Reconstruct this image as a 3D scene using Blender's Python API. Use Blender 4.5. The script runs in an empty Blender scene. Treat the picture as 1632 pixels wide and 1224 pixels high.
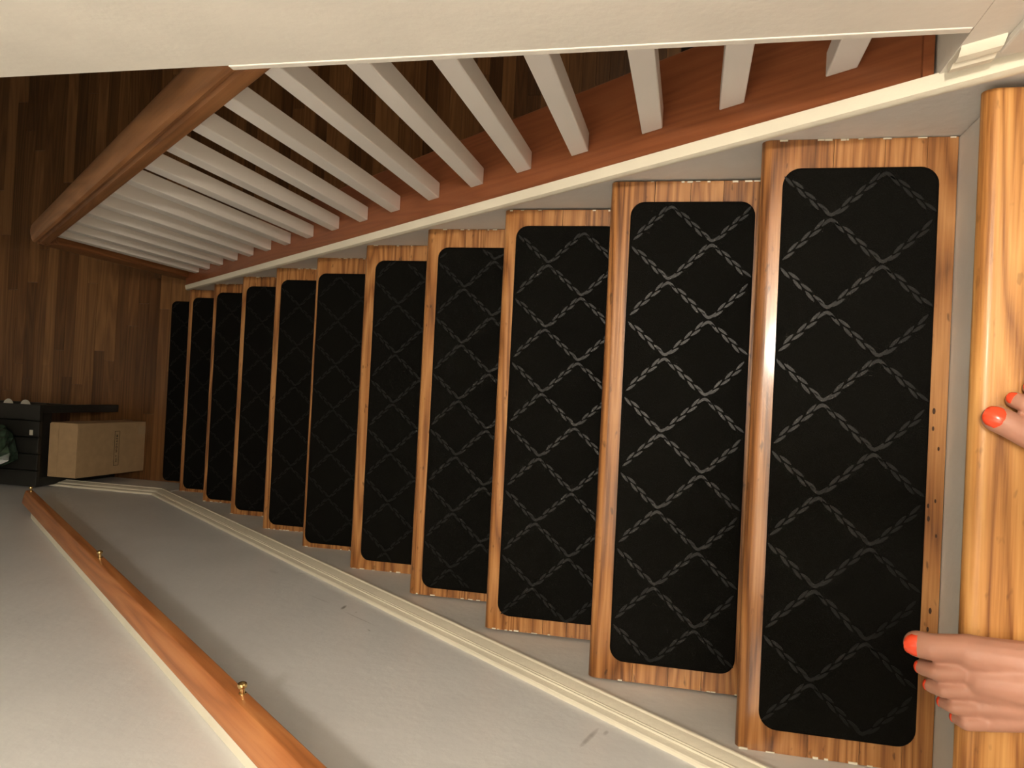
import bpy, bmesh, math, random
from mathutils import Vector, Matrix
random.seed(7)
C = bpy.context.scene.collection
SC = bpy.context.scene

# ------------------------------------------------------------------ camera, world, lamps, exposure
cam_d = bpy.data.cameras.new('camera'); cam = bpy.data.objects.new('camera', cam_d); C.objects.link(cam)
cx, cy, cz = 0.0479, 0.3232, 0.98
cam.matrix_world = Matrix(((0.0500, 0.9987, -0.0134, cx), (-0.9747, 0.0459, -0.2188, cy), (-0.2179, 0.0240, 0.9757, cz), (0, 0, 0, 1)))
cam_d.sensor_width = 36.0; cam_d.lens = 28.03; cam_d.clip_start = 0.02
SC.camera = cam
w = bpy.data.worlds.new('world'); SC.world = w; w.use_nodes = True
w.node_tree.nodes['Background'].inputs[0].default_value = (0.9, 0.75, 0.6, 1)
w.node_tree.nodes['Background'].inputs[1].default_value = 0.02
def point(name, loc, power, color, radius):
    d = bpy.data.lights.new(name, 'POINT'); d.energy = power; d.color = color; d.shadow_soft_size = radius
    o = bpy.data.objects.new(name, d); o.location = loc; C.objects.link(o); return o
point('hall_lamp', (0.28, 0.36, 1.92), 90, (1.0, 0.885, 0.74), 0.06)
point('lower_room_fill', (1.75, 0.35, -0.25), 9, (1.0, 0.75, 0.5), 0.12)  # added fill to brighten planks between the balusters; no known lamp there
SC.view_settings.view_transform = 'Standard'; SC.view_settings.look = 'None'
SC.view_settings.exposure = 0.0; SC.view_settings.gamma = 1.0; SC.view_settings.use_curve_mapping = False

# ------------------------------------------------------------------ stair numbers
RISE, RUN, K = 0.1951, 0.23636, 0.8254
ZF = -11 * RISE
def XL(y): return -0.433 + 0.0065 * (y - 0.24)
def XR(y): return 0.4275 - 0.0050 * (y - 0.24)

# ------------------------------------------------------------------ materials
def nodes(name):
    m = bpy.data.materials.new(name); m.use_nodes = True
    nt = m.node_tree; b = nt.nodes['Principled BSDF']
    return m, nt, b
def N(nt, t, **kw):
    n = nt.nodes.new(t)
    for k_, v in kw.items():
        if k_[0] == 'i' and k_[1:].isdigit(): n.inputs[int(k_[1:])].default_value = v
        else: setattr(n, k_, v)
    return n
def L(nt, a, b): nt.links.new(a, b)
def math_n(nt, op, a, b=None):
    n = nt.nodes.new('ShaderNodeMath'); n.operation = op
    for i, v in enumerate((a, b)):
        if v is None: continue
        if isinstance(v, (int, float)): n.inputs[i].default_value = v
        else: L(nt, v, n.inputs[i])
    return n.outputs[0]
def ramp(nt, fac, stops):
    n = nt.nodes.new('ShaderNodeValToRGB'); e = n.color_ramp.elements
    while len(e) < len(stops): e.new(0.5)
    for el, (p, c) in zip(e, stops): el.position = p; el.color = (*c, 1)
    L(nt, fac, n.inputs[0]); return n.outputs[0]

def paint(name, col, rough=0.45, bump=0.05, scale=90, marks=(), spec=0.5, mottle=0.06):
    m, nt, b = nodes(name)
    tc = N(nt, 'ShaderNodeTexCoord')
    nz = N(nt, 'ShaderNodeTexNoise'); nz.inputs['Scale'].default_value = scale; nz.inputs['Detail'].default_value = 4
    L(nt, tc.outputs['Object'], nz.inputs['Vector'])
    n2 = N(nt, 'ShaderNodeTexNoise'); n2.inputs['Scale'].default_value = 5; n2.inputs['Detail'].default_value = 5
    L(nt, tc.outputs['Object'], n2.inputs['Vector'])
    col_s = ramp(nt, n2.outputs[0], [(0.3, tuple(c * (1 - mottle) for c in col)), (0.7, tuple(min(1, c * (1 + mottle)) for c in col))])
    # scuffs: (y, z, dir_y, dir_z, half length, half width, strength)
    if marks:
        sx = N(nt, 'ShaderNodeSeparateXYZ'); L(nt, tc.outputs['Object'], sx.inputs[0])
        tot = None
        for (my, mz, dy, dz, hl, hw, st) in marks:
            l = math.hypot(dy, dz); dy /= l; dz /= l
            py = math_n(nt, 'SUBTRACT', sx.outputs[1], my); pz = math_n(nt, 'SUBTRACT', sx.outputs[2], mz)
            u = math_n(nt, 'ADD', math_n(nt, 'MULTIPLY', py, dy / hl), math_n(nt, 'MULTIPLY', pz, dz / hl))
            v = math_n(nt, 'ADD', math_n(nt, 'MULTIPLY', py, -dz / hw), math_n(nt, 'MULTIPLY', pz, dy / hw))
            r2 = math_n(nt, 'ADD', math_n(nt, 'MULTIPLY', u, u), math_n(nt, 'MULTIPLY', v, v))
            g = math_n(nt, 'MULTIPLY', math_n(nt, 'SUBTRACT', 1.0, math_n(nt, 'MINIMUM', r2, 1.0)), st)
            g = math_n(nt, 'MULTIPLY', g, math_n(nt, 'ADD', math_n(nt, 'MULTIPLY', nz.outputs[0], 1.2), 0.3))
            tot = g if tot is None else math_n(nt, 'MAXIMUM', tot, g)
        mx = N(nt, 'ShaderNodeMix', data_type='RGBA'); L(nt, tot, mx.inputs[0]); L(nt, col_s, mx.inputs[6])
        mx.inputs[7].default_value = (0.10, 0.10, 0.10, 1); col_s = mx.outputs[2]
    L(nt, col_s, b.inputs['Base Color'])
    b.inputs['Roughness'].default_value = rough; b.inputs['Specular IOR Level'].default_value = spec
    bp = N(nt, 'ShaderNodeBump'); bp.inputs['Strength'].default_value = bump; bp.inputs['Distance'].default_value = 0.01
    L(nt, nz.outputs[0], bp.inputs['Height']); L(nt, bp.outputs[0], b.inputs['Normal'])
    return m

def wood(name, dark, mid, light, axis='X', rough=0.32, scale=1.0, contrast=1.0, vary=0.25, coat=0.2, specks=0.0):
    """grain runs along axis: 'X', or 'S' (the slope of the stairs), or 'Z'"""
    m, nt, b = nodes(name)
    tc = N(nt, 'ShaderNodeTexCoord'); oi = N(nt, 'ShaderNodeObjectInfo')
    rot = N(nt, 'ShaderNodeMapping')
    if axis == 'S': rot.inputs['Rotation'].default_value = (math.atan(K), 0, 0)   # slope -> Y, then swapped below
    L(nt, tc.outputs['Object'], rot.inputs['Vector'])
    off = N(nt, 'ShaderNodeVectorMath', operation='MULTIPLY_ADD')
    cmb = N(nt, 'ShaderNodeCombineXYZ')
    for i in range(3): L(nt, oi.outputs['Random'], cmb.inputs[i])
    L(nt, cmb.outputs[0], off.inputs[0]); off.inputs[1].default_value = (37.0, 11.3, 5.7); L(nt, rot.outputs[0], off.inputs[2])
    st = N(nt, 'ShaderNodeVectorMath', operation='MULTIPLY'); L(nt, off.outputs[0], st.inputs[0])
    a, c_ = 1.6 * scale, 26.0 * scale
    st.inputs[1].default_value = {'X': (a, c_, c_), 'S': (c_, a, c_), 'Z': (c_, c_, a)}[axis]
    # broad cathedral figure
    n1 = N(nt, 'ShaderNodeTexNoise'); n1.inputs['Scale'].default_value = 0.55; n1.inputs['Detail'].default_value = 1.5
    L(nt, st.outputs[0], n1.inputs['Vector'])
    rings = math_n(nt, 'FRACT', math_n(nt, 'MULTIPLY', n1.outputs[0], 13.0))
    rings = math_n(nt, 'ABSOLUTE', math_n(nt, 'SUBTRACT', math_n(nt, 'MULTIPLY', rings, 2.0), 1.0))
    # fine pores
    s2 = N(nt, 'ShaderNodeVectorMath', operation='MULTIPLY'); L(nt, off.outputs[0], s2.inputs[0])
    p, q = 9.0 * scale, 330.0 * scale
    s2.inputs[1].default_value = {'X': (p, q, q), 'S': (q, p, q), 'Z': (q, q, p)}[axis]
    n2 = N(nt, 'ShaderNodeTexNoise'); n2.inputs['Scale'].default_value = 1.0; n2.inputs['Detail'].default_value = 3
    L(nt, s2.outputs[0], n2.inputs['Vector'])
    f = math_n(nt, 'ADD', math_n(nt, 'MULTIPLY', rings, 0.55 * contrast), math_n(nt, 'MULTIPLY', n2.outputs[0], 0.75 * contrast))
    f = math_n(nt, 'ADD', f, 0.5 - 0.62 * contrast)
    f = math_n(nt, 'ADD', f, math_n(nt, 'MULTIPLY', math_n(nt, 'SUBTRACT', oi.outputs['Random'], 0.5), vary))
    col = ramp(nt, f, [(0.05, dark), (0.5, mid), (0.95, light)])
    if specks:
        n3 = N(nt, 'ShaderNodeTexNoise'); n3.inputs['Scale'].default_value = 1.0; n3.inputs['Detail'].default_value = 2
        s3 = N(nt, 'ShaderNodeVectorMath', operation='MULTIPLY'); L(nt, off.outputs[0], s3.inputs[0]); s3.inputs[1].default_value = (38, 95, 95)
        L(nt, s3.outputs[0], n3.inputs['Vector'])
        k_ = ramp(nt, n3.outputs[0], [(0.66, (0, 0, 0)), (0.74, (specks,) * 3)])
        mx = N(nt, 'ShaderNodeMix', data_type='RGBA'); L(nt, k_, mx.inputs[0]); L(nt, col, mx.inputs[6])
        mx.inputs[7].default_value = (0.03, 0.015, 0.006, 1); col = mx.outputs[2]
    L(nt, col, b.inputs['Base Color'])
    b.inputs['Roughness'].default_value = rough
    b.inputs['Specular IOR Level'].default_value = 0.38; b.inputs['Coat Weight'].default_value = coat; b.inputs['Coat Roughness'].default_value = 0.12
    bp = N(nt, 'ShaderNodeBump'); bp.inputs['Strength'].default_value = 0.12; bp.inputs['Distance'].default_value = 0.002
    L(nt, n2.outputs[0], bp.inputs['Height']); L(nt, bp.outputs[0], b.inputs['Normal'])
    return m

def flat(name, col, rough=0.6, metal=0.0, noise=0.0, nscale=60, bump=0.0, spec=0.5, sss=0.0):
    m, nt, b = nodes(name)
    tc = N(nt, 'ShaderNodeTexCoord')
    nz = N(nt, 'ShaderNodeTexNoise'); nz.inputs['Scale'].default_value = nscale; nz.inputs['Detail'].default_value = 4
    L(nt, tc.outputs['Object'], nz.inputs['Vector'])
    cs = ramp(nt, nz.outputs[0], [(0.3, tuple(c * (1 - noise) for c in col)), (0.7, tuple(c * (1 + noise) for c in col))])
    L(nt, cs, b.inputs['Base Color'])
    b.inputs['Roughness'].default_value = rough; b.inputs['Metallic'].default_value = metal; b.inputs['Specular IOR Level'].default_value = spec
    if sss: b.inputs['Subsurface Weight'].default_value = sss; b.inputs['Subsurface Radius'].default_value = (0.01, 0.004, 0.002)
    if bump:
        bp = N(nt, 'ShaderNodeBump'); bp.inputs['Strength'].default_value = bump; bp.inputs['Distance'].default_value = 0.003
        L(nt, nz.outputs[0], bp.inputs['Height']); L(nt, bp.outputs[0], b.inputs['Normal'])
    return m

M_wall_l = paint('grey_satin_wall', (0.78, 0.80, 0.82), 0.33, 0.11, 45, spec=0.5, mottle=0.03,
    marks=[(1.0305, -0.6287, 0.0026, -0.0189, 0.020, 0.0048, 0.9), (0.4402, -0.159, -0.0086, -0.0369, 0.039, 0.0050, 0.55), (0.9673, -0.566, -0.0564, 0.0389, 0.068, 0.0022, 0.4),
           (1.1086, -0.6692, -0.0404, 0.025, 0.05, 0.003, 0.2), (0.4197, -0.1821, -0.0009, -0.0048, 0.010, 0.004, 0.35), (0.918, -0.4993, -0.0046, 0.0047, 0.009, 0.0025, 0.4),
           (1.2489, -0.8699, 1, 0, 0.018, 0.008, 0.2), (0.991, -0.604, 0.002, -0.0095, 0.008, 0.003, 0.35), (1.32, -0.85, 1, -0.8, 0.03, 0.010, 0.12)])
M_wall_r = paint('cream_wall', (0.78, 0.745, 0.67), 0.5, 0.05, 80)
M_skirt = paint('white_skirt_paint', (0.77, 0.755, 0.72), 0.42, 0.10, 50, mottle=0.08)
M_trim = paint('cream_trim_paint', (0.80, 0.755, 0.62), 0.40, 0.10, 70, mottle=0.05)
M_bal = paint('white_baluster_paint', (0.82, 0.785, 0.74), 0.38, 0.02, 60, mottle=0.02)
M_ceil = paint('ceiling_paint', (0.84, 0.82, 0.76), 0.8, 0.02)
M_tread = wood('oak_tread', (0.115, 0.040, 0.011), (0.335, 0.140, 0.043), (0.47, 0.230, 0.082), 'X', 0.34, specks=0.6, vary=0.28, contrast=1.15, coat=0.28)
M_land = wood('pale_oak_landing', (0.22, 0.080, 0.019), (0.49, 0.225, 0.063), (0.63, 0.335, 0.112), 'X', 0.36, specks=0.3, vary=0.1, contrast=1.2, coat=0.05)
M_plank = wood('dark_oak_plank', (0.070, 0.029, 0.009), (0.150, 0.068, 0.023), (0.27, 0.135, 0.050), 'X', 0.34, vary=0.75, coat=0.1, contrast=0.55, scale=0.8)
M_cap = wood('red_stained_board', (0.18, 0.053, 0.019), (0.25, 0.078, 0.028), (0.30, 0.102, 0.040), 'S', 0.36, contrast=0.7, vary=0.0, coat=0.1)
M_railr = wood('brown_rail', (0.17, 0.070, 0.024), (0.27, 0.115, 0.042), (0.36, 0.165, 0.066), 'S', 0.36, vary=0.0, coat=0.1)
M_raill = wood('orange_rail', (0.26, 0.085, 0.026), (0.42, 0.150, 0.046), (0.52, 0.215, 0.075), 'S', 0.36, vary=0.0, coat=0.1, scale=0.7)
M_newel = wood('dark_newel', (0.12, 0.045, 0.015), (0.20, 0.08, 0.028), (0.27, 0.12, 0.045), 'Z', 0.4, vary=0.0, coat=0.0)
M_mat = flat('black_carpet', (0.0050, 0.0048, 0.0040), 0.95, noise=0.35, nscale=900, bump=0.4, spec=0.06)
M_lat = flat('charcoal_weave', (0.0070, 0.0069, 0.0064), 0.36, noise=0.3, nscale=700, bump=0.10, spec=0.17)
M_brass = flat('brass', (0.75, 0.55, 0.25), 0.22, 1.0)
M_card = flat('cardboard', (0.40, 0.27, 0.145), 0.8, noise=0.08, nscale=30)
M_ink = flat('black_ink', (0.05, 0.035, 0.02), 0.8)
M_tape = flat('packing_tape', (0.45, 0.33, 0.2), 0.25)
M_black = flat('black_bench_paint', (0.012, 0.012, 0.010), 0.5, noise=0.2)
M_bag = flat('green_glossy_film', (0.03, 0.055, 0.035), 0.16, noise=0.6, nscale=40, bump=0.3)
M_pale = flat('pale_plastic', (0.55, 0.53, 0.45), 0.5)
M_skin = flat('skin', (0.47, 0.235, 0.165), 0.5, noise=0.06, nscale=25, sss=0.08)
M_nail = flat('coral_nail_polish', (0.85, 0.075, 0.025), 0.18, spec=0.6)
M_cuticle = flat('bare_nail', (0.72, 0.45, 0.33), 0.35)
M_cloth = flat('dark_cloth', (0.05, 0.05, 0.06), 0.9)
M_hole = flat('dark_hole', (0.045, 0.018, 0.006), 0.8)
M_hair = flat('dark_hair', (0.03, 0.02, 0.012), 0.6)

# ------------------------------------------------------------------ builders
def link(o, parent):
    C.objects.link(o)
    if parent is not None:
        o.parent = parent
        p = parent; base = Vector((0, 0, 0))
        o.location = o.location - world_loc(parent)
def world_loc(o):
    v = Vector(o.location)
    while o.parent: o = o.parent; v += o.location
    return v
def tag(o, label=None, cat=None, group=None, kind=None):
    if label: o['label'] = label
    if cat: o['category'] = cat
    if group: o['group'] = group
    if kind: o['kind'] = kind
    return o
def empty(name, loc):
    o = bpy.data.objects.new(name, None); o.location = loc; o.empty_display_size = 0.05; C.objects.link(o); return o
def obj(name, vf, mat, parent=None, smooth=False, origin=None, bevel=0.0, seg=2, angle=35):
    """vf = (verts in world coordinates, faces); the object's origin is put at the middle of its box"""
    v, f = vf
    v = [Vector(p) for p in v]
    if origin is None:
        lo = [min(p[i] for p in v) for i in range(3)]; hi = [max(p[i] for p in v) for i in range(3)]
        origin = Vector([(a + b) / 2 for a, b in zip(lo, hi)])
    origin = Vector(origin)
    me = bpy.data.meshes.new(name); me.from_pydata([p - origin for p in v], [], f)
    bm = bmesh.new(); bm.from_mesh(me)
    bmesh.ops.remove_doubles(bm, verts=bm.verts, dist=1e-6)
    bmesh.ops.recalc_face_normals(bm, faces=bm.faces)
    if bevel:
        ed = [e for e in bm.edges if len(e.link_faces) == 2 and e.calc_face_angle(0) > math.radians(30)]
        bmesh.ops.bevel(bm, geom=ed, offset=bevel, segments=seg, profile=0.5, affect='EDGES')
    bm.to_mesh(me); bm.free()
    me.materials.append(mat)
    o = bpy.data.objects.new(name, me); o.location = origin
    if smooth:
        me.shade_smooth()
        me.set_sharp_from_angle(angle=math.radians(angle))
    link(o, parent)
    return o
def join(*vfs):
    V, F = [], []
    for v, f in vfs:
        n = len(V); V += list(v); F += [tuple(i + n for i in q) for q in f]
    return V, F
def box(x0, x1, y0, y1, z0, z1):
    v = [(x, y, z) for x in (x0, x1) for y in (y0, y1) for z in (z0, z1)]
    return v, [(0, 1, 3, 2), (4, 6, 7, 5), (0, 4, 5, 1), (2, 3, 7, 6), (0, 2, 6, 4), (1, 5, 7, 3)]
def loft(rings, closed=True, caps=True):
    n = len(rings[0]); V = [p for r in rings for p in r]; F = []
    for i in range(len(rings) - 1):
        for j in range(n if closed else n - 1):
            k_ = (j + 1) % n
            F.append((i * n + j, i * n + k_, (i + 1) * n + k_, (i + 1) * n + j))
    if caps: F.append(tuple(range(n))); F.append(tuple((len(rings) - 1) * n + j for j in range(n)))
    return V, F
def sweep(profile, ys, side, sl=True, z0=0.0):
    """profile of (inward offset from the side wall, s); s is height above the nosing line (sl) or z0 (level).
    positive offset points into the stairwell on the left; on the right it points away from it"""
    rings = []
    for y in ys:
        X = XL(y) if side == 'L' else XR(y)
        pr = profile(y) if callable(profile) else profile
        rings.append([(X + o, y, (s - K * y) if sl else z0 + s) for o, s in pr])
    return loft(rings)
def cyl(p0, p1, r0, r1=None, n=12):
    p0, p1 = Vector(p0), Vector(p1); r1 = r0 if r1 is None else r1
    d = (p1 - p0).normalized(); a = d.orthogonal().normalized(); b = d.cross(a)
    return loft([[p + (a * math.cos(t) + b * math.sin(t)) * r for t in [2 * math.pi * i / n for i in range(n)]] for p, r in ((p0, r0), (p1, r1))])
def lathe(c, axis, prof, n=16):
    """prof of (distance along axis, radius)"""
    c, d = Vector(c), Vector(axis).normalized(); a = d.orthogonal().normalized(); b = d.cross(a)
    return loft([[c + d * h + (a * math.cos(t) + b * math.sin(t)) * max(r, 1e-5) for t in [2 * math.pi * i / n for i in range(n)]] for h, r in prof])

# ------------------------------------------------------------------ the setting
S = lambda name, vf, mat, **k_: tag(obj(name, vf, mat, **k_), kind='structure')
wl = lambda y: XL(y)
YB, YE, ZT = -1.7, 4.3, 2.4
S('wall_left', (lambda r: loft(r))([[(XL(y), y, ZF - 0.1), (XL(y), y, ZT), (XL(y) - 0.12, y, ZT), (XL(y) - 0.12, y, ZF - 0.1)] for y in (YB, YE)]), M_wall_l, origin=(0, 0, 0))
# wall over the balustrade: hangs down to the soffit
S('wall_right', join(loft([[(XR(y), y, 0.132), (XR(y), y, ZT), (XR(y) + 0.135, y, ZT), (XR(y) + 0.135, y, 0.132)] for y in (0.070, YE)]),
                     box(0.4285, 0.5635, YB, 0.0695, -0.04, ZT)), M_wall_r, origin=(0, 0, 0))
S('trim_soffit', loft([[(XR(y) - 0.0012, y, 0.1205), (XR(y) - 0.0012, y, 0.1325), (XR(y) + 0.13, y, 0.1315), (XR(y) + 0.13, y, 0.1205)] for y in (0.0705, 0.881)]), M_wall_r, bevel=0.0015)
S('trim_casing', box(0.419, 0.428, -0.6, 0.033, 0.088, 2.2), M_wall_r, bevel=0.002)
S('wall_under_rail', loft([[(XR(y) + 0.0015, y, ZF), (XR(y) + 0.0015, y, 0.030 - K * y), (XR(y) + 0.140, y, 0.030 - K * y), (XR(y) + 0.140, y, ZF)] for y in (0.0702, 2.35)]), M_skirt)
S('wall_back', box(-0.56, 2.9, YB - 0.1, YB, ZF, ZT), M_wall_r)
S('wall_front', box(-0.56, 2.9, YE, YE + 0.1, ZF, ZT), M_wall_r)
S('wall_far_right', box(2.8, 2.9, YB, YE, ZF, 0.13), M_wall_r)
S('ceiling', box(-0.56, 0.6, YB, YE, ZT, ZT + 0.1), M_ceil)
S('ceiling_lower', box(0.565, 2.8, YB, YE, 0.135, 0.25), M_ceil)
# lower floor: sub-floor and planks laid across the stairs
fl = S('floor', box(-0.45, 2.8, -0.2, YE, ZF - 0.06, ZF - 0.012), flat('sub_floor', (0.02, 0.01, 0.005), 0.9))
PW = 0.0545
y = 0.42; nplank = 0
while y < 3.92 and nplank < 296:
    x = XL(y) + 0.002 if y > 2.33 else 0.572
    xe = 1.75
    first = True
    while x < xe:
        ln = random.uniform(0.42, 1.15)
        if first: ln *= random.uniform(0.3, 1.0); first = False
        x1 = min(x + ln, xe)
        if xe - x1 < 0.15: x1 = xe
        dz = random.uniform(-0.0006, 0)
        if y < 2.33 or True:
            obj('plank', box(x, x1 - 0.0008, y, y + PW - 0.0009, ZF - 0.012, ZF + dz), M_plank, fl)
            nplank += 1
        x = x1
    y += PW
# landing floor (upper) with boards behind the nosing
fu = tag(obj('floor', box(-0.431, 0.426, YB, -0.07, -0.25, -0.021), M_skirt), kind='structure')
yy = -0.066
for i in range(14):
    w_ = 0.058
    xs = [-0.430] + sorted(random.uniform(-0.3, 0.3) for _ in range(1)) + [0.4165]
    for a, b_ in zip(xs[:-1], xs[1:]):
        obj('plank', box(a, b_ - 0.0008, yy - w_, yy - 0.001, -0.021, -0.0004), M_land, fu)
    yy -= w_
# left-hand base of the lower room
def mold(y, lo, hi):
    t = [(0.0, -0.10), (0.015, -0.07), (0.0190, -0.02), (0.0205, 0.01), (0.0200, 0.07), (0.0172, 0.09), (0.0172, 0.12), (0.0182, 0.14), (0.0165, 0.30), (0.0140, 0.46), (0.0122, 0.54), (0.0140, 0.56), (0.0138, 0.61), (0.0115, 0.63), (0.0128, 0.65), (0.0125, 0.70), (0.0098, 0.72), (0.0070, 0.96), (0.0050, 1.0), (0.0, 1.02)]
    return [(o, lo + (hi - lo) * q) for o, q in t]
prof_l = lambda y: mold(y, 0.062 + 0.018 * y, 0.118 + 0.022 * y)
yj = 2.380
zlo, zhi = 0.062 + 0.018 * yj - K * yj, 0.118 + 0.022 * yj - K * yj
S('trim_left_stair', sweep(prof_l, [-0.05, 0.6, 1.5, yj], 'L'), M_trim, smooth=True, angle=25)
S('trim_left_base', sweep(lambda y: mold(y, 0, zhi - zlo), [yj + 0.0005, YE - 0.001], 'L', False, zlo), M_trim, smooth=True, angle=25)
S('baseboard_left', sweep([(0, ZF), (0.0035, ZF), (0.0035, zlo), (0, zlo)], [yj + 0.001, YE - 0.002], 'L', False, 0), M_skirt)
# right: moulding strip along the top of the skirt, and the bits where it meets the landing
S('trim_right_stair', sweep([(-0.0145, 0.046), (-0.0165, 0.052), (-0.0165, 0.062), (-0.014, 0.070), (-0.004, 0.0745), (0.002, 0.0745), (0.002, 0.046)], [-0.055, 0.5, 1.4, 2.31], 'R'), M_trim, smooth=True, angle=25)
S('baseboard_landing', loft([[(0.4285, y_, 0.0), (0.4235, y_, 0.0), (0.4235, y_, 0.1), (0.4285, y_, 0.1)] for y_ in (-0.6, -0.056)]), M_trim)
S('trim_right_base', loft([[(0.4285, y_, z + dz_) for z in (0.045,)] + [(x_, y_, z_ + dz_) for x_, z_ in ((0.418, 0.045), (0.418, 0.055), (0.421, 0.062), (0.421, 0.066), (0.419, 0.070), (0.4205, 0.080), (0.4255, 0.088), (0.4285, 0.09))] for y_, dz_ in ((0.0685, 0.0), (0.0345, 0.026))]), M_trim, smooth=True, angle=25)

# ------------------------------------------------------------------ staircase
st = tag(empty('staircase', (0, 2.4, ZF)), 'straight oak staircase of ten treads descending between the grey wall and the white balusters', 'staircase')
ends = {1: (0.428, -0.4325, .239), 2: (.423, -.427, .473), 3: (.421, -.4235, .708), 4: (.4235, -.423, .940), 5: (.423, -.4265, 1.1765), 6: (.4255, -.428, 1.4145), 7: (.422, -.4235, 1.655), 8: (.420, -.421, 1.894), 9: (.418, -.419, 2.135), 10: (.416, -.4185, 2.376)}
nose_y = {0: 0.0157}; nose_y.update({i: ends[i][2] for i in ends})
TH = 0.030
def nosing(xa, xb, yb, yn, z, n=8):
    r = TH / 2
    pr = [(yb, z), (yb, z - TH)] + [(yn - r + r * math.cos(t), z - r + r * math.sin(t)) for t in [-math.pi / 2 + math.pi * j / n for j in range(n + 1)]]
    return loft([[(x_, y_, z_) for y_, z_ in pr] for x_ in (xa, xb)])
for i in range(1, 11):
    xr, xl, yn = ends[i]; z = -i * RISE; yb = nose_y[i - 1] - 0.031
    xr = min(xr, XR(yn) - 0.0008); xl = max(xl, XL(yn) + 0.0008)
    cut = random.choice([0.075, 0.095, 0.12])
    t = obj('tread', nosing(xl, xr, yn - cut, yn, z), M_tread, st, smooth=True)
    yy = yn - cut - 0.0007; 
    while yy > yb + 0.01:
        w_ = min(random.uniform(0.045, 0.075), yy - yb)
        if yy - yb - w_ < 0.02: w_ = yy - yb
        obj('tread_board', box(xl, xr, yy - w_ + 0.0006, yy, z - TH, z - random.uniform(0, 0.0006)), M_tread, t)
        yy -= w_
    # chipped line of paint along both ends of the tread
    for side in (-1, 1):
        V, F = [], []; y_ = yb + 0.004; e = xl if side < 0 else xr
        while y_ < yn - 0.006:
            l_ = random.uniform(0.003, 0.012); h_ = random.uniform(0.0012, 0.0030)
            if random.random() < 0.35:
                v, f = box(min(e, e - side * h_), max(e, e - side * h_), y_, y_ + l_, z - 0.001, z + 0.0012)
                F += [tuple(k_ + len(V) for k_ in q) for q in f]; V += v
            y_ += l_ + random.uniform(0.0, 0.012)
        if V: obj('paint_edge', (V, F), M_trim, t)['kind'] = 'stuff'
    # riser below this tread and the painted riser under it
for i in range(1, 12):
    yb = nose_y[i - 1] - 0.031
    z1 = -(i - 1) * RISE - TH - 0.0005; z0 = -i * RISE + 0.0003 if i < 11 else ZF
    obj('riser', box(XL(yb) + 0.002, XR(yb) - 0.002, yb - 0.014, yb - 0.0005, z0 - (0.0 if i == 11 else 0.02), z1), M_skirt, st)
# old nail holes along the back of the top tread
first = [o for o in C.objects if o.name == 'tread'][0]
hv = []
for k_ in range(11):
    hx = random.uniform(-0.30, 0.12); hy = random.uniform(-0.010, 0.004); q = random.uniform(0.0012, 0.0028)
    hv.append(loft([[(hx + q * 1.6 * math.cos(t), hy + q * 0.7 * math.sin(t), -RISE + h) for t in [2 * math.pi * i / 8 for i in range(8)]] for h in (-0.0004, 0.0003)]))
obj('nail_holes', join(*hv), M_hole, first)['kind'] = 'stuff'
ln = obj('landing_nosing', nosing(-0.4310, 0.4178, -0.0652, 0.0157, 0.0), M_land, st, smooth=True)
ln['label'] = 'pale oak nosing at the edge of the landing'
# skirt boards
sk = lambda yv: [(0.0002, -0.22), (0.0002, 0.060 + 0.018 * yv), (0.0010, 0.060 + 0.018 * yv), (0.0010, -0.22)]
obj('skirt_board', sweep(sk, [-0.02, 1.0, 2.379], 'L'), M_skirt, st)
obj('skirt_board', sweep([(-0.0006, -0.22), (-0.0006, 0.05), (0.0010, 0.05), (0.0010, -0.22)], [-0.05, 1.0, 2.31], 'R'), M_skirt, st)

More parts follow.
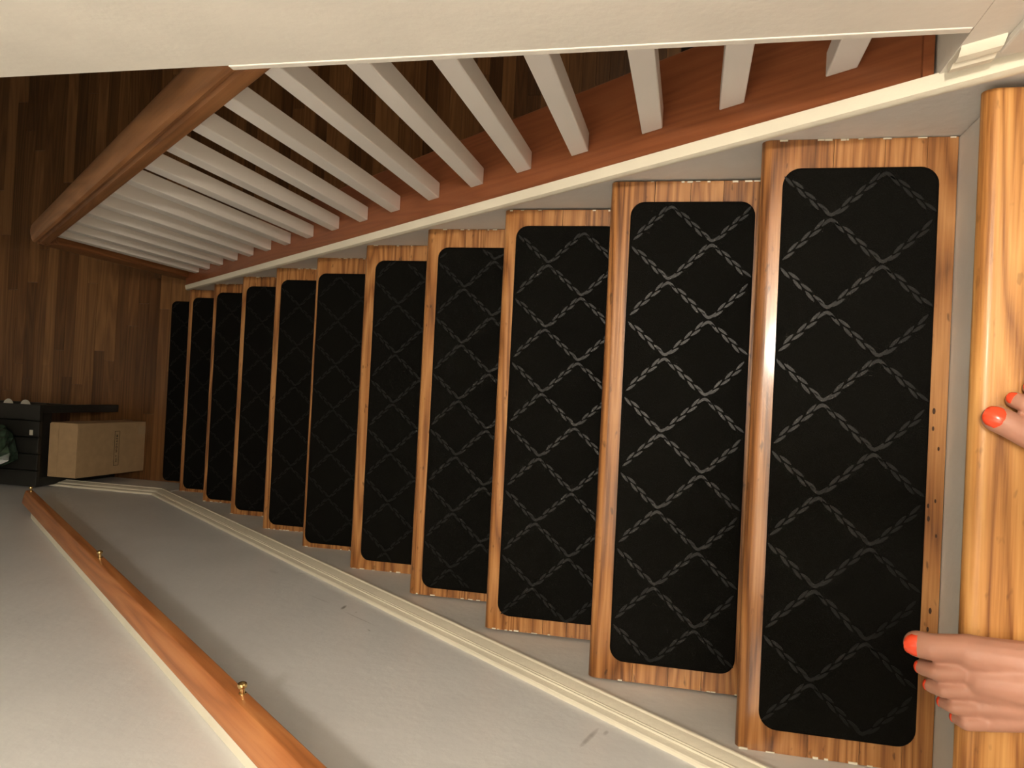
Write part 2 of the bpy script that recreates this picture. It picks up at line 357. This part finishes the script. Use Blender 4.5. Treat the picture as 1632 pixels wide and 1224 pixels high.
# ------------------------------------------------------------------ carpet mats
CS, XS = 0.0688, 0.1285
def ribbon(pts, wd, z0, z1):
    n = len(pts); A, B_ = [], []
    for i, p in enumerate(pts):
        a = pts[max(0, i - 1)]; b = pts[min(n - 1, i + 1)]
        d = Vector((b[0] - a[0], b[1] - a[1])).normalized(); nn = Vector((-d.y, d.x))
        w_ = wd[i] if isinstance(wd, (list, tuple)) else wd
        A.append((p[0] + nn.x * w_, p[1] + nn.y * w_)); B_.append((p[0] - nn.x * w_, p[1] - nn.y * w_))
    rings = [[(a[0], a[1], z0), (a[0], a[1], z1), (b[0], b[1], z1), (b[0], b[1], z0)] for a, b in zip(A, B_)]
    return loft(rings)
def lattice(xa, xb, ya, yb, z, x0, v0):
    """braided diamond pattern: nodes at (x0+n*XS, v0) and (x0+XS/2+n*XS, v0-CS) and so on"""
    parts = []; mg = 0.0015
    inside = lambda p: xa + mg < p[0] < xb - mg and ya + mg < p[1] < yb - mg
    z0, z1 = z, z + 0.0009
    for row in range(-1, 4):
        for n in range(-5, 6):
            px_ = x0 + n * XS + (XS / 2 if row % 2 else 0); py_ = v0 - row * CS
            for sgn in (-1, 1):
                q = Vector((px_ + sgn * XS / 2, py_ - CS)); p = Vector((px_, py_))
                d = (q - p); ln_ = d.length; d.normalize(); nn = Vector((-d.y, d.x))
                m_ = 6; s0 = 0.0120; stp = (ln_ - 2 * s0) / m_
                for j in range(m_):
                    c = s0 + (j + 0.5) * stp; o_ = 0.0026 * (1 if j % 2 else -1)
                    pts = []
                    for t_ in (-0.95, -0.5, 0, 0.5, 0.95):
                        a = c + t_ * stp * 0.86
                        pts.append(tuple(p + d * a + nn * (o_ - 0.0011 * t_ * (-1 if j % 2 else 1))))
                    if all(inside(k_) for k_ in pts):
                        parts.append(ribbon(pts, [0.0004, 0.0018, 0.0022, 0.0018, 0.0004], z0, z1))
            # the two bows at the crossing
            for sgn in (-1, 1):
                pts = []
                for t_ in (-1, -0.6, -0.25, 0, 0.25, 0.6, 1):
                    yy_ = t_ * 0.0115; xx_ = sgn * (0.0036 + 0.0088 * abs(t_) ** 1.6)
                    pts.append((px_ + xx_, py_ + yy_))
                if all(inside(k_) for k_ in pts):
                    parts.append(ribbon(pts, [0.0008, 0.0020, 0.0024, 0.0025, 0.0024, 0.0020, 0.0008], z0, z1))
    return join(*parts)
def rrect(xa, xb, ya, yb, r, n=7):
    pts = []
    for (cx_, cy_, a0) in ((xb - r, yb - r, 0), (xa + r, yb - r, 90), (xa + r, ya + r, 180), (xb - r, ya + r, 270)):
        for j in range(n + 1):
            a = math.radians(a0 + 90 * j / n); pts.append((cx_ + r * math.cos(a), cy_ + r * math.sin(a)))
    return pts
mats = {1: (-0.399, 0.385, 0.0085, 0.210), 2: (-0.3935, 0.387, 0.2325, 0.437), 3: (-0.3935, 0.388, 0.475, 0.680), 4: (-0.404, 0.380, 0.704, 0.907), 5: (-0.401, 0.381, 0.938, 1.142), 6: (-0.412, 0.3745, 1.196, 1.400), 7: (-0.4065, 0.381, 1.424, 1.627), 8: (-0.4045, 0.384, 1.665, 1.869), 9: (-0.4085, 0.3835, 1.908, 2.112), 10: (-0.4055, 0.384, 2.1455, 2.3495), 11: (-0.4075, 0.388, 2.385, 2.589)}
phase = {1: 0.0585, 2: -0.0040, 3: 0.055, 4: 0.03, 5: 0.01, 6: -0.02, 7: 0.04, 8: 0.0, 9: 0.05, 10: 0.02, 11: 0.03}
order = ['first', 'second', 'third', 'fourth', 'fifth', 'sixth', 'seventh', 'eighth', 'ninth', 'tenth']
for i, (xa, xb, ya, yb) in mats.items():
    z = -i * RISE + 0.0003; h = 0.0055
    root = empty('stair_mat', ((xa + xb) / 2, (ya + yb) / 2, z))
    if i == 1: lab = 'black lattice carpet mat on the top tread, nearest the bare feet'
    elif i == 11: lab = 'black carpet mat on the dark plank floor at the foot of the stairs'
    elif i == 10: lab = 'black carpet mat on the lowest oak tread, just above the floor mat'
    else: lab = 'black lattice carpet mat on the %s oak tread down from the landing' % order[i - 1]
    tag(root, lab, 'mat', 'black carpet mats on the stair treads')
    loop = rrect(xa, xb, ya, yb, 0.024)
    inner = rrect(xa + 0.002, xb - 0.002, ya + 0.002, yb - 0.002, 0.022)
    obj('carpet', loft([[(p[0], p[1], z) for p in loop], [(p[0], p[1], z + h - 0.0015) for p in loop], [(p[0], p[1], z + h) for p in inner]]), M_mat, root, smooth=True)
    obj('raised_lattice', lattice(xa, xb, ya, yb, z + h - 0.0002, phase[i], ya + 0.136), M_lat, root)['kind'] = 'stuff'

# ------------------------------------------------------------------ balustrade on the right
rl = tag(empty('stair_railing', (0.485, 1.2, ZF)), 'sloping railing of white square balusters under a brown wooden handrail, on a reddish board', 'railing')
bd = obj('sill_board', sweep([(0.0023, 0.0305), (0.0023, 0.058), (0.004, 0.060), (0.149, 0.060), (0.151, 0.058), (0.151, 0.0305)], [0.0745, 1.2, 2.33], 'R'), M_cap, rl)
bd['label'] = 'wide reddish-brown stained board that carries the balusters'
obj('end_strip', sweep([(0.0023, 0.0602), (0.0023, 0.068), (0.149, 0.068), (0.149, 0.0602)], [0.0725, 0.082], 'R'), M_cap, rl)
hp = [(0.034, 0.766), (0.031, 0.770), (0.030, 0.776), (0.030, 0.800), (0.0345, 0.806), (0.0345, 0.810), (0.0275, 0.815), (0.026, 0.822), (0.029, 0.831), (0.038, 0.838), (0.050, 0.8415), (0.062, 0.8425), (0.074, 0.8405), (0.084, 0.834), (0.0895, 0.824), (0.0895, 0.815), (0.084, 0.810), (0.084, 0.806), (0.0885, 0.800), (0.0885, 0.776), (0.086, 0.766)]
obj('handrail', sweep(hp, [0.74, 1.5, 2.32], 'R'), M_railr, rl, smooth=True, angle=28)
bw = 0.0165
yfoot = [.1583, .2854, .4003, .528, .6465, .764, .8899, 1.0203, 1.1439, 1.2687, 1.3944, 1.520, 1.640, 1.758, 1.876, 1.994, 2.110, 2.213]
for yf in yfoot:
    xc = XR(yf) + 0.058
    def top(q): return min(0.1203, 0.7665 - K * q) if yf < 0.95 else 0.7665 - K * q
    V = [(xc + a * bw, yf + b_ * bw, 0.0598 - K * (yf + b_ * bw)) for a, b_ in ((-1, -1), (1, -1), (1, 1), (-1, 1))]
    V += [(p[0], p[1], top(p[1])) for p in V[:4]]
    obj('baluster', (V, [(0, 1, 2, 3), (4, 5, 6, 7), (0, 1, 5, 4), (1, 2, 6, 5), (2, 3, 7, 6), (3, 0, 4, 7)]), M_bal, rl, bevel=0.0018)
nw = obj('newel_post', join(box(0.452, 0.532, 2.302, 2.382, ZF + 0.0005, -1.165)), M_newel, rl, bevel=0.004)

# ------------------------------------------------------------------ handrail on the left wall
wr = tag(empty('wall_handrail', (-0.39, 1.0, 0)), 'orange-brown wooden handrail on a white backing board along the grey wall', 'handrail')
bb = obj('backing_board', sweep([(0.0004, 0.705), (0.0165, 0.705), (0.0185, 0.708), (0.0185, 0.768), (0.0165, 0.771), (0.0004, 0.771)], [-0.25, 1.0, 2.345], 'L'), M_trim, wr)
bb['label'] = 'white painted board behind the handrail'
rp = [(0.021, 0.734), (0.058, 0.734), (0.0610, 0.735), (0.0625, 0.738), (0.0622, 0.7600), (0.0610, 0.7635), (0.0580, 0.7660), (0.0500, 0.7695), (0.0400, 0.7730), (0.0300, 0.7755), (0.0220, 0.7765), (0.0190, 0.774), (0.0190, 0.736)]
obj('rail', sweep(rp, [-0.25, 1.0, 2.49], 'L'), M_raill, wr, smooth=True, angle=24)
for yb_, s_ in ((2.460, 0.748), (1.592, 0.7475), (0.884, 0.746)):
    c = Vector((XL(yb_) + 0.0620, yb_, s_ - K * yb_))
    br = obj('bracket', lathe(c, (1, 0, 0.15), [(-0.001, 0.0055), (0.002, 0.0050), (0.003, 0.0034), (0.009, 0.0034)], 14), M_brass, wr, smooth=True)
    br['label'] = 'small brass bracket with a round knob'
    obj('knob', lathe(c + Vector((0.0088, 0, 0.0013)), (1, 0, 0.15), [(0, 0.0036), (0.0012, 0.0058), (0.004, 0.0066), (0.0065, 0.0058), (0.008, 0.0034), (0.0085, 0.0005)], 16), M_brass, br, smooth=True)

# ------------------------------------------------------------------ bench, box and bag in the lower room
bn = tag(empty('bench', (-0.25, 3.05, ZF)), 'low black slatted bench against the grey wall behind the cardboard box', 'bench')
BX0, BX1, BY0, BY1, BZ = -0.412, -0.085, 2.835, 3.62, ZF + 0.455
for x_ in (BX0 + 0.002, BX1 - 0.034):
    for y_ in (BY0, BY1 - 0.034):
        obj('leg', box(x_, x_ + 0.032, y_, y_ + 0.032, ZF + 0.0005, BZ - 0.018), M_black, bn, bevel=0.002)
for y_ in (BY0 + 0.004, BY1 - 0.026):
    obj('apron', box(BX0 + 0.034, BX1 - 0.034, y_, y_ + 0.02, BZ - 0.075, BZ - 0.018), M_black, bn)
for x_ in (BX0 + 0.006, BX1 - 0.028):
    obj('stretcher', box(x_, x_ + 0.02, BY0 + 0.033, BY1 - 0.035, ZF + 0.10, ZF + 0.13), M_black, bn)
for k_ in range(5):
    a = BX0 + k_ * (BX1 - BX0) / 5
    obj('slat', box(a + 0.002, a + (BX1 - BX0) / 5 - 0.002, BY0 - 0.008, BY1, BZ - 0.018, BZ), M_black, bn, bevel=0.002)

obj('shelf', box(BX0 + 0.0345, BX1 + 0.004, BY0 + 0.034, BY1 - 0.036, BZ - 0.0895, BZ - 0.0765), M_black, bn)

bx = tag(empty('cardboard_box', (-0.26, 2.75, ZF)), 'tall brown cardboard box standing on end in front of the black bench', 'box')
def tapered(xa, xb, ya, yb, z0, z1):
    return box(xa, xb, ya, yb, z0, z1)
X0, X1, Y0, Y1, H = -0.372, -0.154, 2.690, 2.822, 0.405
obj('carton', box(X0, X1, Y0, Y1, ZF + 0.0005, ZF + H - 0.0035), M_card, bx, bevel=0.002)
for ya, yb in ((Y0 + 0.0005, (Y0 + Y1) / 2 + 0.022), ((Y0 + Y1) / 2 + 0.0235, Y1 - 0.0005)):
    obj('flap', box(X0 + 0.0005, X1 - 0.0005 - (0.0 if ya < 2.72 else 0.004), ya, yb, ZF + H - 0.0033, ZF + H), M_card, bx)
tp = obj('tape', box(X1 - 0.055, X1 - 0.020, Y0 - 0.0006, Y0 - 0.0001, ZF + 0.002, ZF + 0.05), M_tape, bx)
# printed outline label with a line of capitals running across the front
def fill(x0, x1, z0, z1): return box(x0, x1, Y0 - 0.0007, Y0 - 0.0001, z0, z1)
lz0, lz1, lx0, lx1 = ZF + 0.165, ZF + 0.195, -0.336, -0.190
fr = join(fill(lx0, lx1, lz0, lz0 + 0.0016), fill(lx0, lx1, lz1 - 0.0016, lz1), fill(lx0, lx0 + 0.0016, lz0 + 0.0016, lz1 - 0.0016), fill(lx1 - 0.0016, lx1, lz0 + 0.0016, lz1 - 0.0016))
obj('label_frame', fr, M_ink, bx)
def letters(body, size, loc, rot, mat, parent, name):
    cu = bpy.data.curves.new(name, 'FONT'); cu.body = body; cu.size = size; cu.align_x = 'CENTER'; cu.align_y = 'CENTER'; cu.extrude = 0.0002; cu.space_character = 1.45; cu.offset = 0.0002
    tmp = bpy.data.objects.new(name, cu); C.objects.link(tmp)
    bpy.context.view_layer.update()
    me = bpy.data.meshes.new_from_object(tmp.evaluated_get(bpy.context.evaluated_depsgraph_get()))
    bpy.data.objects.remove(tmp)
    me.materials.clear(); me.materials.append(mat)
    o = bpy.data.objects.new(name, me); o.location = loc; o.rotation_euler = rot; link(o, parent); return o
letters('HIT WOVASM', 0.0140, Vector(((lx0 + lx1) / 2, Y0 - 0.0005, (lz0 + lz1) / 2)), (math.pi / 2, 0, 0), M_ink, bx, 'lettering')

# crumpled dark green bag on the bench top
def blob(c, r, seed, amp, n=26, m_=16):
    rnd = random.Random(seed); waves = [(Vector((rnd.uniform(-1, 1), rnd.uniform(-1, 1), rnd.uniform(-1, 1))) * rnd.uniform(3, 9), rnd.uniform(0, 6.3)) for _ in range(14)]
    rings = []
    for i in range(m_ + 1):
        th = math.pi * i / m_; ring = []
        for j in range(n):
            ph = 2 * math.pi * j / n
            d = Vector((math.sin(th) * math.cos(ph), math.sin(th) * math.sin(ph), math.cos(th)))
            k_ = 1 + amp * sum(abs(math.sin(d.dot(a) + b)) - 0.6 for a, b in waves) / 5
            p = Vector((d.x * r[0], d.y * r[1], d.z * r[2])) * k_
            p.z = max(p.z, -r[2] * 0.72)
            ring.append(Vector(c) + p)
        rings.append(ring)
    return loft(rings)
tag(obj('plastic_bag', blob((-0.262, 3.05, BZ + 0.0905), (0.118, 0.150, 0.125), 5, 0.30), M_bag), 'crumpled dark green glossy bag lying on the black bench', 'bag')
for k_, (x_, y_) in enumerate(((BX1 - 0.0105, 3.045), (BX1 - 0.0105, 2.962))):
    o = obj('saucer', lathe((x_, y_, BZ - 0.0760), (0, 0, 1), [(0, 0.012), (0.002, 0.016), (0.007, 0.024), (0.0085, 0.0245), (0.0075, 0.022), (0.0035, 0.012), (0.0030, 0.0005)], 24), M_pale, smooth=True)
    tag(o, 'pale round dish sticking out from under the black bench top, %s' % ('farther from the stairs' if k_ == 0 else 'nearer the stairs'), 'dish', 'pale dishes on the bench')
tag(obj('tag', box(-0.207, -0.186, 2.852, 2.865, BZ + 0.0005, BZ + 0.006), M_pale, bevel=0.001), 'small pale tag lying on the black bench beside the green bag', 'tag')

# ------------------------------------------------------------------ the person: bare feet on the landing, body above them out of the picture
caps = []   # (p0, r0, p1, r1)
def cap_(p0, r0, p1, r1): caps.append((Vector(p0), r0, Vector(p1), r1))
def tapcap(p0, r0, p1, r1, n=14):
    d = (p1 - p0); ln_ = d.length; d.normalize(); a = d.orthogonal().normalized(); b = d.cross(a)
    rings = []
    for q, r, s0, s1 in ((p0, r0, -90, 0), (p1, r1, 0, 90)):
        for i in range(5):
            t = math.radians(s0 + (s1 - s0) * i / 4)
            rr = max(r * math.cos(t), 1e-4)
            rings.append([q + d * (r * math.sin(t)) + (a * math.cos(u) + b * math.sin(u)) * rr for u in [2 * math.pi * j / n for j in range(n)]])
    return loft(rings)
nails = []
def foot(T, mir, droop):
    """T maps foot coordinates (x to the little-toe side, y to the toes, z up) into the world"""
    P = lambda x, y, z: T(x, y, z)
    # toes: (base x, base y, tip x, tip y, radius base, radius tip)
    toes = [(-0.0320, 0.000, -0.0325, 0.057, 0.0158, 0.0148), (-0.0060, 0.002, -0.0045, 0.044, 0.0098, 0.0092), (0.0135, -0.002, 0.0150, 0.035, 0.0089, 0.0084), (0.0310, -0.009, 0.0325, 0.021, 0.0085, 0.0080), (0.0470, -0.018, 0.0485, 0.008, 0.0084, 0.0078)]
    for k_, (bx_, by_, tx, ty, rb, rt) in enumerate(toes):
        mx_, my_ = (bx_ + tx) / 2, by_ + (ty - by_) * 0.55
        zb = 0.019; zm = 0.020 if k_ else 0.019; zt = rt + (0.0 if k_ else 0.001)
        dr = droop * (0.005 if k_ == 0 else 0.007)
        cap_(P(bx_, by_, zb), rb, P(mx_, my_, zm), (rb + rt) / 2 * 0.96)
        cap_(P(mx_, my_, zm), (rb + rt) / 2 * 0.96, P(tx, ty - rt, zt - dr), rt)
        # metatarsal back to the instep
        cap_(P(bx_, by_ - 0.006, zb - 0.001), rb * 1.05, P(bx_ * 0.55, -0.085, 0.042 - abs(bx_) * 0.25), 0.020)
        nails.append((P(tx, ty - rt, zt - dr), (P(tx, ty, 0) - P(mx_, my_, 0)).normalized(), rt, k_, (0.35 if k_ == 0 else 0.55) + droop * (0.0 if k_ == 0 else 1.3)))
    cap_(P(-0.028, -0.012, 0.020), 0.0195, P(-0.022, -0.10, 0.030), 0.022)
    cap_(P(0.038, -0.036, 0.016), 0.0155, P(0.026, -0.13, 0.018), 0.018)
    cap_(P(0.000, -0.020, 0.020), 0.019, P(0.0, -0.11, 0.045), 0.030)
    cap_(P(0.0, -0.10, 0.045), 0.030, P(0.0, -0.150, 0.080), 0.034)
    cap_(P(0.0, -0.130, 0.028), 0.027, P(0.0, -0.185, 0.028), 0.028)
    cap_(P(0.0, -0.185, 0.030), 0.027, P(0.0, -0.160, 0.085), 0.032)
    return P(0.0, -0.155, 0.09)
def frame(ox, oy, ang, mir, sc=1.0):
    c, s = math.cos(ang), math.sin(ang)
    return lambda x, y, z: Vector((ox + c * (mir * x * sc) - s * (y * sc), oy + s * (mir * x * sc) + c * (y * sc), z * sc + 0.0006))
TL = frame(-0.236, 0.021, math.radians(3), -1)
TR = frame(0.058, -0.055, math.radians(-27), 1)
aL = foot(TL, -1, 1.0); aR = foot(TR, 1, 0.0)
hipL, hipR = Vector((-0.195, -0.150, 0.86)), Vector((-0.025, -0.150, 0.86))
for a, h in ((aL, hipL), (aR, hipR)):
    kn = a.lerp(h, 0.47) + Vector((0, 0.035, 0))
    cf = a.lerp(kn, 0.62) + Vector((0, -0.022, 0))
    cap_(a, 0.034, a + Vector((0, 0, 0.06)), 0.033); cap_(a + Vector((0, 0, 0.05)), 0.033, cf, 0.050); cap_(cf, 0.050, kn, 0.048); cap_(kn, 0.049, h, 0.078)
pel = (hipL + hipR) / 2
cap_(hipL, 0.085, hipR, 0.085); cap_(hipL + Vector((0.03, 0, .03)), 0.085, pel + Vector((-0.04, 0.0, 0.20)), 0.085); cap_(hipR + Vector((-0.03, 0, .03)), 0.085, pel + Vector((0.04, 0.0, 0.20)), 0.085)
chest = pel + Vector((0, 0.0, 0.36))
cap_(pel + Vector((-0.04, 0, 0.2)), 0.085, chest + Vector((-0.06, 0, 0)), 0.090); cap_(pel + Vector((0.04, 0, 0.2)), 0.085, chest + Vector((0.06, 0, 0)), 0.090)
neck = chest + Vector((0, 0.01, 0.15)); cap_(chest, 0.095, neck, 0.05); head = neck + Vector((0, 0.07, 0.13))
cap_(neck, 0.048, head, 0.062); cap_(head, 0.078, head + Vector((0, -0.02, 0.06)), 0.080); cap_(head + Vector((0, 0.05, -0.045)), 0.04, head, 0.06)
for s, hand in ((-1, Vector((-0.010, 0.215, 1.055))), (1, Vector((0.135, 0.255, 1.055)))):
    sh = chest + Vector((s * 0.155, 0.0, 0.085)); el = Vector((-0.11 + s * 0.225, 0.02, 1.02))
    cap_(chest + Vector((s * 0.06, 0, 0.05)), 0.07, sh, 0.055); cap_(sh, 0.052, el, 0.040); cap_(el, 0.041, hand, 0.026)
    dirh = (hand - el).normalized(); 
    cap_(hand, 0.025, hand + dirh * 0.045, 0.027)
    for k_ in range(4):
        b0 = hand + dirh * 0.05 + Vector((0, -0.012 + 0.012 * k_, 0.02 - 0.013 * k_)); cap_(b0, 0.0085, b0 + Vector((-s * 0.03, 0.02, 0.012)), 0.0078); cap_(b0 + Vector((-s * 0.03, 0.02, 0.012)), 0.0078, b0 + Vector((-s * 0.055, 0.012, 0.014)), 0.0068)
    cap_(hand + dirh * 0.015, 0.011, hand + dirh * 0.05 + Vector((-s * 0.03, -0.02, 0.016)), 0.0085)
V, F = join(*[tapcap(*c) for c in caps])
me = bpy.data.meshes.new('person'); me.from_pydata(V, [], F)
bm = bmesh.new(); bm.from_mesh(me); bmesh.ops.remove_doubles(bm, verts=bm.verts, dist=1e-5); bmesh.ops.recalc_face_normals(bm, faces=bm.faces); bm.to_mesh(me); bm.free()
tmp = bpy.data.objects.new('person_tmp', me); C.objects.link(tmp)
rm = tmp.modifiers.new('r', 'REMESH'); rm.mode = 'VOXEL'; rm.voxel_size = 0.0022
sm = tmp.modifiers.new('s', 'SMOOTH'); sm.iterations = 3; sm.factor = 0.5
bpy.context.view_layer.update()
dg = bpy.context.evaluated_depsgraph_get()
pm = bpy.data.meshes.new_from_object(tmp.evaluated_get(dg)); bpy.data.objects.remove(tmp)
pm.name = 'person'; pm.materials.clear(); pm.materials.append(M_skin); pm.shade_smooth()
person = bpy.data.objects.new('person', pm); C.objects.link(person)
tag(person, 'person standing barefoot on the landing, coral red toenails, only the feet in view', 'person')
def nail(c, d, r, big, pitch):
    """a curved plate over the toe tip"""
    side = Vector((-d.y, d.x, 0)); up = Vector((0, 0, 1)) * math.cos(pitch) + d * math.sin(pitch); d = d * math.cos(pitch) - Vector((0, 0, 1)) * math.sin(pitch); wd = r * (0.78 if big else 0.72); ln_ = r * (0.85 if big else 0.72)
    V, F = [], []; n = 10; m_ = 6
    for lay in (1.035, 0.98):
        for i in range(n + 1):
            for j in range(m_ + 1):
                u = -1 + 2 * i / n; v = -1 + 2 * j / m_
                ex = max(0.12, 1 - abs(u) ** 3.0) ** 0.4
                a = u * wd; b = v * ln_ * ex
                zz = math.sqrt(max(0.02, 1 - (a / r) ** 2)) * r * lay - 0.22 * r * v * v
                V.append(c + side * a + d * b + up * zz)
    q = (n + 1) * (m_ + 1)
    for i in range(n):
        for j in range(m_):
            a = i * (m_ + 1) + j
            F.append((a, a + 1, a + m_ + 2, a + m_ + 1)); F.append((q + a, q + a + m_ + 1, q + a + m_ + 2, q + a + 1))
    for i in range(n):
        for j in (0, m_):
            a = i * (m_ + 1) + j; F.append((a, a + m_ + 1, q + a + m_ + 1, q + a))
    for j in range(m_):
        for i in (0, n):
            a = i * (m_ + 1) + j; F.append((a, a + 1, q + a + 1, q + a))
    return V, F
for c, d, r, k_, pt in nails:
    o = obj('toenail', nail(c, d, r, k_ == 0, pt), M_nail, person, smooth=True, angle=60)
    o['label'] = 'coral red painted toenail'
# clothes and hair, above the picture
obj('shorts', join(tapcap(hipL + Vector((0, 0, -0.22)), 0.100, hipL + Vector((0.02, 0, 0.05)), 0.100), tapcap(hipR + Vector((0, 0, -0.22)), 0.100, hipR + Vector((-0.02, 0, 0.05)), 0.100)), M_cloth, person, smooth=True)
obj('shirt', join(tapcap(pel + Vector((-0.04, 0, 0.10)), 0.105, chest + Vector((-0.06, 0, 0.02)), 0.105), tapcap(pel + Vector((0.04, 0, 0.10)), 0.105, chest + Vector((0.06, 0, 0.02)), 0.105)), M_cloth, person, smooth=True)
obj('hair', tapcap(head + Vector((0, -0.03, -0.02)), 0.082, head + Vector((0, -0.03, 0.065)), 0.088), M_hair, person, smooth=True)

# the phone the person holds over the stairs (it is behind the lens, so never in the picture)
ph = bpy.data.meshes.new('phone'); bm = bmesh.new(); bmesh.ops.create_cube(bm, size=1.0)
bmesh.ops.scale(bm, vec=(0.072, 0.148, 0.008), verts=bm.verts)
bmesh.ops.bevel(bm, geom=[e for e in bm.edges if abs(e.verts[0].co.z - e.verts[1].co.z) > 0.004], offset=0.010, segments=4, profile=0.5, affect='EDGES')
bm.to_mesh(ph); bm.free(); ph.materials.append(M_black)
pho = bpy.data.objects.new('phone', ph); C.objects.link(pho)
pho.rotation_euler = (math.radians(12.6), 0, 0); pho.location = (0.020, 0.258, 0.985)
tag(pho, 'slim dark phone held level above the stairs in both hands of the person', 'phone')
